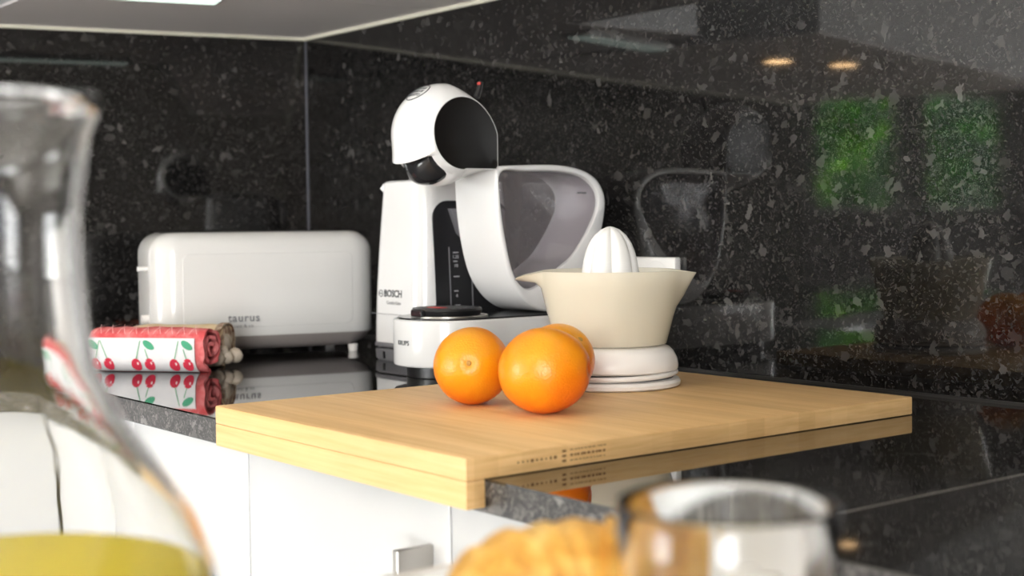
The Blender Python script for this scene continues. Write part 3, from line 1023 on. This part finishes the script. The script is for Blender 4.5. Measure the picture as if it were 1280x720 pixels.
# dark gauge panel on the side facing the room
def side_x(z):
    t = (z-H0)/(H1-H0); return .062-.001-.0095*max(0, t)**1.5
def panel(y0, y1, z0, z1, r, lift, name, mat, parent):
    poly = rrect(y0, y1, z0, z1, (.001, .001, r, r), 6)
    # grid so the panel follows the tapering side
    vs, fs = [], []
    n = len(poly); zc = (z0+z1)/2; yc = (y0+y1)/2
    for sc, lf in ((1, -.002), (1, lift), (.94, lift+.0004), (.5, lift+.0004)):
        for a, b in poly:
            yy, zz = yc+(a-yc)*sc, zc+(b-zc)*sc
            vs.append((side_x(zz)+lf, yy, zz))
    for s in range(3):
        for i in range(n):
            j = (i+1) % n; fs.append((s*n+i, s*n+j, (s+1)*n+j, (s+1)*n+i))
    fs.append(tuple(range(3*n, 4*n)))
    return link(name, fix(mesh(name, vs, fs)), mat, parent, smooth=30)
gp = panel(-.0555, .062, .034, .203, .022, .0008, 'gauge_panel', M['black_gloss'], kb)
# grey swing-out filter holder
def fh(lift):
    return [(.050, -.034), (.0605+lift, -.034), (.0640+lift, -.015), (.0640+lift, .040), (.050, .040)]
loft('filter_holder', [([(.045, -.010), (.062, -.010), (.066, .004), (.066, .040), (.045, .040)], .152),
                       ([(.045, -.022), (.064, -.022), (.0705, -.004), (.0705, .044), (.045, .044)], .162),
                       ([(.045, -.032), (.062, -.032), (.0700, -.014), (.0700, .046), (.045, .046)], .190),
                       ([(.045, -.033), (.060, -.033), (.066, -.016), (.066, .046), (.045, .046)], .193)], M['mid_grey'], kb)
# water gauge glass tube with scale marks
for yy in (-.034, .000):
    tube('gauge_edge', [(side_x(z)+.0016, yy, z) for z in (.040, .09, .145)], .0007, M['mid_grey'], kb, 6)
for k, z in enumerate((.138, .127, .108, .090, .072, .057, .047)):
    w = .0085 if k % 2 == 0 else .006
    x = side_x(z)+.0013
    box('scale_mark', (x-.0004, -.028, z-.0006), (x+.0002, -.028+w, z+.0006), M['print_white'], kb)
for z, s_ in ((.1325, '1,25'), (.1215, '10'), (.084, '6'), (.051, '2')):
    link('scale_number', text_me(s_, .006, lambda u, v, l, z=z: (side_x(z)+.0011+l, -.024+u, z+v), .0002), M['print_white'], kb)
# front lettering
def bfront(z):
    t = (z-H0)/(H1-H0); return -.080+.001+.0095*max(0, t)**1.5
ZB = .086
link('maker_lettering', text_me('BOSCH', .0125, lambda u, v, l: (-.004+u, bfront(ZB+v)-l, ZB+v), .00025, bold=.03), M['ink'], kb)
link('maker_sublettering', text_me('ComfortLine', .0062, lambda u, v, l: (-.002+u, bfront(ZB-.0115+v)-l, ZB-.0115+v), .00025, bold=.012), M['ink_grey'], kb)
rg = [(-.0315+.0042*math.cos(2*PI*k/20), bfront(ZB)-.0002, ZB+.0042*math.sin(2*PI*k/20)) for k in range(20)]
lg = tube('maker_emblem', rg, .0006, M['ink'], kb, 5, True)
box('emblem_bar', (-.0330, bfront(ZB)-.0004, ZB-.0008), (-.0300, bfront(ZB), ZB+.0008), M['ink'], lg)
box('seam', (-.055, -.0802, .0598), (.035, -.0760, .0603), M['mid_grey'], kb)

# ------------------------------------------------------------------ toaster
TROT = A_ROT+PI      # local +x points back along the wall towards the corner, local -y ... front
tf = Vector((.386, -.161, 0))
tn = ANRM
to = thing('toaster', 'long white toaster with grey base standing beside the rolled towels', 'toaster',
           tuple(tf+ADIR*.13-ANRM*.075), math.atan2(-ADIR.y, -ADIR.x))
# local x = towards the corner, local y: +y = left of x => -ANRM ; front face at y=-.075
LX0, LX1 = -.133, .170
def tsec(d, r):
    return rrect(LX0+d, LX1-d, -.078+d, .078-d, r, 8)
loft('base', [(rrect(LX0+.022, LX1-.022, -.060, .060, .03, 8), .0095), (rrect(LX0+.010, LX1-.010, -.070, .070, .035, 8), .016), (tsec(.002, .036), .028)], M['base_grey'], to)
def tbody():
    secs = [(tsec(.0010, .036), .0280), (tsec(0, .036), .0300)]
    for k in range(1, 5): secs.append((tsec(0, .036), .03+.108*k/4))
    for k in range(1, 9):
        a = .5*PI*k/8
        secs.append((tsec(.028*(1-math.cos(a)), .036-.020*(1-math.cos(a))), .138+.028*math.sin(a)))
    return secs
loft('body', tbody(), M['toaster_white'], to)
box('bread_slot', (-.115, -.020, .1655), (.125, .020, .1664), M['black'], to)
# raised front face panel
pan = rrect(LX0+.036, LX1-.036, .040, .138, .010, 6)
def frontpanel():
    vs, fs = [], []; n = len(pan); cx = sum(p[0] for p in pan)/n; cz = sum(p[1] for p in pan)/n
    for sc, l in ((1, -.001), (.99, .0012), (.8, .0032), (.4, .0048)):
        vs += [(cx+(a-cx)*sc, -.078-l, cz+(b-cz)*sc) for a, b in pan]
    for s in range(3):
        for i in range(n):
            j = (i+1) % n; fs.append((s*n+i, s*n+j, (s+1)*n+j, (s+1)*n+i))
    fs.append(tuple(range(3*n, 4*n)))
    return fix(mesh('front_panel', vs, fs))
link('front_panel', frontpanel(), M['toaster_white'], to, smooth=30)
for x in (LX0+.04, LX1-.03):
    for y in (-.055, .055):
        lathe('foot', [(0, 0), (.006, 0), (.007, .010), (0, .010)], M['warm_white'], to, 16, loc=(x, y, 0))
tube('lever', [(LX0-.013, -.030, .1185), (LX0+.004, -.030, .1185)], .0034, M['white_soft'], to, 10)
tube('browning_knob', [(LX0-.009, -.030, .052), (LX0+.003, -.030, .052)], [.0062, .0066], M['warm_white'], to, 14)
fy = -.0832
link('maker_lettering', text_me('taurus', .0145, lambda u, v, l: (-.018+u, fy+.0008-l, .0525+v), .0003, spacing=1.15, bold=.015), M['ink_grey'], to)
link('maker_sublettering', text_me('toast & co', .0062, lambda u, v, l: (-.020+u, fy+.0010-l, .0420+v), .0003, spacing=1.1), M['ink_grey'], to)

# ------------------------------------------------------------------ rolled towels
def roll_section(a_out, turns=2.6, flat=.92, seed=0):
    """spiral centre line (u across, w up) from inside out"""
    pts = []
    N = 110
    for k in range(N+1):
        t = k/N
        th = -PI*.55 + 2*PI*turns*(t-1)
        r = .004+(a_out-.004)*t
        r *= 1+.05*math.sin(3*th+seed)*t
        c_, s_ = math.cos(th), math.sin(th)
        e = .80
        pts.append((r*math.copysign(abs(c_)**e, c_), r*flat*math.copysign(abs(s_)**e, s_)))
    return pts
def roll_towel(name, label, base, direction, length, rad, mat, seed):
    ang = math.atan2(direction[1], direction[0])
    e = thing(name, label, 'towel', base, ang)
    P = roll_section(rad, seed=seed)
    th = .0020
    # offset both sides
    L, R = [], []
    for i, p in enumerate(P):
        a = Vector(P[max(0, i-1)]); b = Vector(P[min(len(P)-1, i+1)]); t = (b-a).normalized(); nn = Vector((-t.y, t.x))
        L.append(Vector(p)+nn*th); R.append(Vector(p)-nn*th)
    loop = L+R[::-1]
    zmin = min(q.y for q in loop)
    vs, fs = [], []; n = len(loop); S = 26
    for s in range(S+1):
        x = -length/2+length*s/S
        for q in loop:
            f = noise.noise(Vector((x*40+seed*7, q.x*60, q.y*60)))
            edge = max(0, abs(x)-(length/2-.012))/.012
            k = 1+.035*f-.03*edge
            wob = .0018*noise.noise(Vector((q.x*90, q.y*90, seed+3))) if s in (0, S) else 0
            zz = (q.y-zmin)*k
            vs.append((x+wob*2, q.x*k, max(0.0, zz)))
    for s in range(S):
        for i in range(n):
            j = (i+1) % n; fs.append((s*n+i, s*n+j, (s+1)*n+j, (s+1)*n+i))
    # end caps: quads between the two sides
    h = len(L)
    for s in (0, S):
        for i in range(h-1):
            fs.append((s*n+i, s*n+i+1, s*n+n-2-i, s*n+n-1-i))
    link('rolled_cloth', fix(mesh('rolled_cloth', vs, fs)), mat, e, smooth=60)
    # outer surface sampler: (x along, phi around) -> point, phi 0 = front horizontal, measured upward
    zc = -zmin
    def surf(x, phi, lift):
        c_, s_ = -math.cos(phi), math.sin(phi)
        best = 0; d = Vector((c_, s_))
        for q in loop:
            m_ = q.x*d.x+q.y*d.y
            if q.length > 1e-6 and m_/q.length > .985: best = max(best, q.length)
        r = best*1.035+lift
        return Vector((x, c_*r, max(.0006, zc+s_*r)))
    return e, surf, zc
tdir = Vector((.115, .093)).normalized()
# local y axis = left of direction; front (camera side) is local -y  => surf uses -cos
red, rs, zc = roll_towel('rolled_towel', 'rolled red towel with white cherry-print band on the worktop', (.4275, -.463, 0), tdir, .150, .0285, M['towel_red'], 1.0)
def patch(name, x0, x1, p0, p1, lift, nx, np_, mat, parent, surf):
    vs, fs = [], []
    for i in range(nx+1):
        for j in range(np_+1):
            vs.append(surf(x0+(x1-x0)*i/nx, p0+(p1-p0)*j/np_, lift))
    for i in range(nx):
        for j in range(np_):
            a = i*(np_+1)+j; fs.append((a, a+1, a+np_+2, a+np_+1))
    m_ = len(vs)
    vs2 = []
    for i in range(nx+1):
        for j in range(np_+1):
            vs2.append(surf(x0+(x1-x0)*i/nx, p0+(p1-p0)*j/np_, lift-.0015))
    vs += vs2
    fs += [tuple(m_+k for k in f[::-1]) for f in fs]
    w = np_+1
    for i in range(nx):
        fs.append((i*w, (i+1)*w, m_+(i+1)*w, m_+i*w)); fs.append((i*w+np_, m_+i*w+np_, m_+(i+1)*w+np_, (i+1)*w+np_))
    for j in range(np_):
        fs.append((j, m_+j, m_+j+1, j+1)); fs.append((nx*w+j, nx*w+j+1, m_+nx*w+j+1, m_+nx*w+j))
    return link(name, fix(mesh(name, vs, fs)), mat, parent, smooth=60)
BX0, BX1 = -.0745, .0655
PH0, PH1 = -1.10, .42
band = patch('white_band', BX0, BX1, PH0, PH1, .0012, 10, 12, M['towel_white'], red, rs)
Rr = .030
ph_span = PH1-PH0
def band_pt(u, v, lift):
    """u along in metres from band centre-left, v 0..1 from bottom to top of the band"""
    return rs(u, PH0+ph_span*v, .0012+lift)
def decal(name, uv, mat, lift=.0006):
    vs = [band_pt(u, v, lift) for u, v in uv]
    n = len(vs)
    cu_ = sum(u for u, v in uv)/n; cv_ = sum(v for u, v in uv)/n
    vs.append(band_pt(cu_, cv_, lift+.0003))
    return link(name, mesh(name, vs, [(i, (i+1) % n, n) for i in range(n)]), mat, band, smooth=180)
VS = 1/.040            # metres on the band height -> v
def cherry(u, v):
    decal('cherry', [(u+.0066*math.cos(2*PI*k/18), v+.0071*VS*math.sin(2*PI*k/18)) for k in range(18)], M['cherry'])
    decal('cherry_highlight', [(u+.0026+.0012*math.cos(2*PI*k/8), v+(.0024+.0016*math.sin(2*PI*k/8))*VS) for k in range(8)], M['cherry_dot'], .0012)
def line(u0, v0, u1, v1, w=.0006):
    pts = []
    for k in range(7):
        t = k/6; pts.append((u0+(u1-u0)*t, v0+(v1-v0)*t))
    uv = [(u-w, v) for u, v in pts]+[(u+w, v) for u, v in reversed(pts)]
    vs = [band_pt(u, v, .0007) for u, v in uv]
    link('cherry_stem', mesh('cherry_stem', vs, [(i, i+1, 12-i, 13-i) for i in range(6)]), M['stem'], band)
for (u, leaf) in ((-.0555, -1), (-.002, 1), (.0475, 1)):
    cherry(u-.0085, .30); cherry(u+.0090, .31)
    jx = u-.002
    line(u-.0075, .46, jx, .93); line(u+.0078, .47, jx+(.001 if leaf < 0 else .006), .93 if leaf < 0 else .72)
    lx = u-.011 if leaf < 0 else u+.0085
    decal('cherry_leaf', [(lx+.0078*math.cos(2*PI*k/14)*(1 if math.cos(2*PI*k/14) > 0 else .9), .82+(.0042*math.sin(2*PI*k/14)-.0028*math.cos(2*PI*k/14))*VS) for k in range(14)], M['leaf'])
# diamond quilting stitches on the red part
for k in range(9):
    for sgn in (-1, 1):
        x = -.062+k*.0155
        vs = []
        for j in range(5):
            t = j/4
            vs.append(rs(x+sgn*(t-.5)*.010, .60+t*.75, .0009))
        vs2 = [v+Vector((.0006, 0, 0)) for v in vs]
        link('stitch', mesh('stitch', vs+vs2, [(i, i+1, 6+i, 5+i) for i in range(4)]), M['stitch'], red)
# red tail under the roll
patch('hem', -.072, .0745, -1.42, -1.12, .0008, 8, 3, M['towel_red'], red, rs)

bei, bs, zc2 = roll_towel('rolled_towel', 'rolled beige towel with brown flecked end behind the red towel', (.3900, -.4110, 0), (.75, .66), .120, .0285, M['towel_beige'], 4.0)
patch('brown_trim', .0535, .0615, -1.2, 3.6, .0012, 2, 30, M['towel_brown'], bei, bs)
random.seed(8)
def blob(name, c_, r, mat, parent, seed):
    bm = bmesh.new(); bmesh.ops.create_icosphere(bm, subdivisions=2, radius=1)
    for v in bm.verts:
        k = 1+.18*noise.noise(v.co*1.6+Vector((seed, 0, 0)))
        v.co = Vector((v.co.x*r[0], v.co.y*r[1], v.co.z*r[2]))*k
    me = bpy.data.meshes.new(name); bm.to_mesh(me); bm.free()
    return link(name, me, mat, parent, c_, smooth=180)
blob('end_fold', (.0600, 0, .028), (.0040, .021, .022), M['towel_brown'], bei, 1)
blob('end_fold', (.0622, -.004, .030), (.0035, .012, .012), M['towel_trim'], bei, 2)
for k, (x, y, z, r) in enumerate(((.058, -.028, .0115, .0095), (.066, -.018, .0125, .0088), (.073, -.006, .0135, .0090), (.064, -.022, .021, .0062), (.050, -.031, .0095, .0085))):
    blob('tassel_knot', (x, y, z), (r*1.15, r*.95, r*1.05), M['towel_trim'], bei, 5+k)

# ------------------------------------------------------------------ wall socket
ws = thing('wall_socket', 'white double wall socket on the granite splashback behind the juicer', 'socket', (.800, 0, .108))
box('plate', (-.061, -.010, -.024), (.061, 0, .024), M['white_soft'], ws, .002, 2)
for x in (-.03, .03):
    lathe('outlet', [(0, 0), (.019, 0), (.020, -.0008), (.019, -.0012), (0, -.0012)], M['white_soft'], ws, 28, loc=(x, -.0100, 0), rot=(-PI/2, 0, 0))

# ------------------------------------------------------------------ breakfast bar with the things standing on it
bt = thing('breakfast_bar', 'white topped breakfast bar under the carafe, plate and tumbler', 'table', (2.0, -1.25, FLOOR))
prism('bar_top', rrect(1.445-2.0, .75, -1.95+1.25, -.705+1.25, .06, 8), -FLOOR-.03, -FLOOR, M['bar_top'], bt, .003, 2)
for x in (-.45, .65):
    for y in (-.60, .44):
        box('leg', (x-.03, y-.03, 0), (x+.03, y+.03, -FLOOR-.03), M['steel'], bt, .004, 2)

def at(px, py, depth):
    return CAM + (fw + rt2*((px-640)/F_PX) + up2*((360-py)/F_PX))*depth
# carafe
p_ = at(-6, 400, .50)
ca = thing('carafe', 'clear glass carafe with flared rim half filled with yellow juice', 'carafe', (p_.x, p_.y, 0))
cp = [(.0372, .2225), (.0384, .2205), (.0372, .2150), (.0342, .2080), (.0325, .195), (.0304, .180), (.0298, .170), (.0303, .157), (.0320, .140), (.0345, .1235),
      (.0420, .108), (.0555, .088), (.0675, .070), (.0745, .053), (.0780, .036), (.0770, .018), (.0720, .006), (.0660, .0015), (.060, 0)]
def inner_prof(P, t, zb):
    out = []
    for i, (r, z) in enumerate(P):
        if z < zb+.004: break
        out.append((r-t, z))
    return out
ci = inner_prof(cp[1:], .0030, .006)
body = cp + [(0, 0), ]
inn = [(0, .0065), (.055, .0068), (.066, .010)] + ci[::-1]
def vessel(name, outp, inp, mat, parent, seg=72):
    # combine outer and inner skins, bridging at the rim
    prof_o = outp[::-1]; prof_i = inp[::-1]
    prof = [(0, outp[-1][1])]+prof_o+prof_i+[(0, inp[0][1])]
    me = lathe_me(name, prof, seg)
    return link(name, me, mat, parent, smooth=60)
inn = [(.055, .0068), (.066, .0100)] + [(r, z) for r, z in ci[::-1] if z > .012]
vessel('vessel', cp, inn, M['glass'], ca)
# liquid
def liquid(name, inp, level, mat, parent, shrink=.0003):
    pr = [(max(.001, r-shrink), z+.0003) for r, z in inp if z < level]
    nxt = [(r, z) for r, z in inp if z >= level][0]; last = pr[-1]
    t = (level-last[1])/(nxt[1]-last[1])
    rl = last[0]+(nxt[0]-last[0])*t-shrink
    prof = [(0, pr[0][1])]+pr+[(rl, level), (rl-.002, level-.0004), (0, level-.0004)]
    return link(name, lathe_me(name, prof, 64), mat, parent, smooth=50)
liquid('juice', inn, .0500, M['juice'], ca)
# tumbler
p_ = at(909, 640, .475)
gl = thing('glass_tumbler', 'clear glass tumbler with a little pale yellow juice', 'glass', (p_.x, p_.y, 0))
gp_ = [(.0361, .0806), (.0369, .0810), (.0377, .0798), (.0374, .060), (.0365, .030), (.0355, .008), (.0345, .002), (.0325, 0)]
gi_ = [(.028, .0080), (.0328, .0095), (.0339, .014), (.0347, .030), (.0356, .060), (.0359, .0785)]
vessel('vessel', gp_, gi_, M['glass'], gl)
liquid('juice', gi_, .0330, M['juice_pale'], gl)
# plate
p_ = at(752, 700, .565)
pc = Vector((p_.x, p_.y, 0))
props(lathe('plate', [(0, 0), (.066, 0), (.070, .0015), (.083, .0075), (.0985, .0165), (.1005, .0185), (.0985, .0195), (.083, .0115), (.074, .0062), (0, .0060)], M['porcelain'], None, 72, loc=tuple(pc)),
      'round white porcelain plate under the croissant', 'plate')
# croissant
def croissant():
    p_ = at(722, 690, .555)
    e = thing('croissant', 'golden baked croissant lying on the white plate', 'croissant', (p_.x, p_.y, .0066), JR+.15)
    N, S = 90, 36
    vs, fs = [], []
    for i in range(N+1):
        t = -1+2*i/N
        th = t*1.15
        Rc = .046
        cx, cy = Rc*math.sin(th)*1.12, -Rc*(1-math.cos(th))
        tx, ty = math.cos(th)*1.12, -math.sin(th)
        l = math.hypot(tx, ty); nx, ny = -ty/l, tx/l
        env = max(0.03, (1-abs(t)**2.4))**.62
        r = .0310*env
        # overlapping layers
        ph = (abs(t)*4.4+.2) % 1.0
        r *= .90+.13*(1-ph)**.7
        for k in range(S):
            a = 2*PI*k/S
            f = 1+.05*noise.noise(Vector((cx*70, math.cos(a)*1.3, math.sin(a)*1.3)))
            o = r*math.cos(a)*f*1.05; z = r*math.sin(a)*f*.93
            vs.append((cx+nx*o, cy+ny*o, z))
    zmin = min(v[2] for v in vs)
    # sit flat: clamp the lowest part
    flat = zmin*.78
    vs = [(x, y, max(z, flat)-flat) for x, y, z in vs]
    for i in range(N):
        for k in range(S):
            j = (k+1) % S
            fs.append((i*S+k, i*S+j, (i+1)*S+j, (i+1)*S+k))
    fs.append(tuple(range(S))[::-1]); fs.append(tuple(range(N*S, (N+1)*S)))
    link('pastry', fix(mesh('pastry', vs, fs)), M['croissant'], e, smooth=35)
croissant()
# napkin
def napkin():
    p_ = at(950, 690, .535)
    N = 36
    def h(u, v):
        ridge = .036*math.exp(-((v+.15+.25*u)/.55)**2)*(1-.45*(u+1)/2)
        return .0092+max(0, ridge+.006*noise.noise(Vector((u*2.2, v*2.6, 1.7)))+.004*math.sin(5*u+2*v))*(1-max(abs(u), abs(v))**6)
    vs, fs = [], []
    for lay in (0, 1):
        for i in range(N+1):
            for j in range(N+1):
                u, v = -1+2*i/N, -1+2*j/N
                z = h(u, v)-(.0022 if lay else 0)
                vs.append((u*.030*(1+.06*math.sin(3*v)), v*.028*(1+.06*math.sin(2.5*u)), z))
    W = N+1; m_ = W*W
    for i in range(N):
        for j in range(N):
            a = i*W+j
            fs.append((a, a+1, a+W+1, a+W)); fs.append((m_+a, m_+a+W, m_+a+W+1, m_+a+1))
    for i in range(N):
        fs.append((i*W, (i+1)*W, m_+(i+1)*W, m_+i*W)); fs.append((i*W+N, m_+i*W+N, m_+(i+1)*W+N, (i+1)*W+N))
        fs.append((i, m_+i, m_+i+1, i+1)); fs.append((N*W+i, N*W+i+1, m_+N*W+i+1, m_+N*W+i))
    props(link('napkin', fix(mesh('napkin', vs, fs)), M['napkin'], None, (p_.x, p_.y, .0008), (0, 0, JR-.35), 180),
          'crumpled white napkin on the plate beside the croissant', 'napkin')
napkin()

# ------------------------------------------------------------------ garden outside the small windows
struct(box('ground', (-14, -16, FLOOR-.14), (-3.3, 4, FLOOR-.1), M['lawn']))
def shrub(x, y, h, w, mat, label, seed):
    e = thing('garden_shrub', label, 'shrub', (x, y, FLOOR-.1), 0, 'shrubs in the garden outside the windows')
    tube('stem', [(0, 0, 0), (.03, .02, h*.35), (0, .05, h*.6)], [.05, .04, .03], M['bark'], e, 8)
    random.seed(seed)
    vs, fs = [], []
    for k in range(4200):
        d = Vector((random.gauss(0, 1), random.gauss(0, 1), random.gauss(0, 1))).normalized()
        r = random.uniform(.35, 1.0)**.6*(1+.25*noise.noise(d*2+Vector((seed, 0, 0))))
        c_ = Vector((d.x*w*r, d.y*w*r, h*.56+d.z*h*.46*r))
        a = Vector((random.gauss(0, 1), random.gauss(0, 1), random.gauss(0, 1))).normalized()
        b = a.orthogonal().normalized(); s = random.uniform(.07, .15)
        i = len(vs)
        vs += [c_-a*s, c_+b*s*.5, c_+a*s, c_-b*s*.5]; fs.append((i, i+1, i+2, i+3))
    f = link('foliage', mesh('foliage', vs, fs), mat, e); f['kind'] = 'stuff'
random.seed(3)
spots = [(-5.4, -6.6, 2.0, .85), (-5.9, -8.7, 2.2, .95), (-6.6, -11.0, 2.6, 1.05), (-8.2, -7.2, 2.7, 1.05), (-8.9, -9.7, 3.0, 1.1)]
for i, (x, y, h, w) in enumerate(spots):
    shrub(x, y, h, w, M['leaf_a'] if i % 2 == 0 else M['leaf_b'],
          'leafy dark green shrub outside the small windows' if i % 2 == 0 else 'leafy pale green shrub outside the small windows', 20+i)
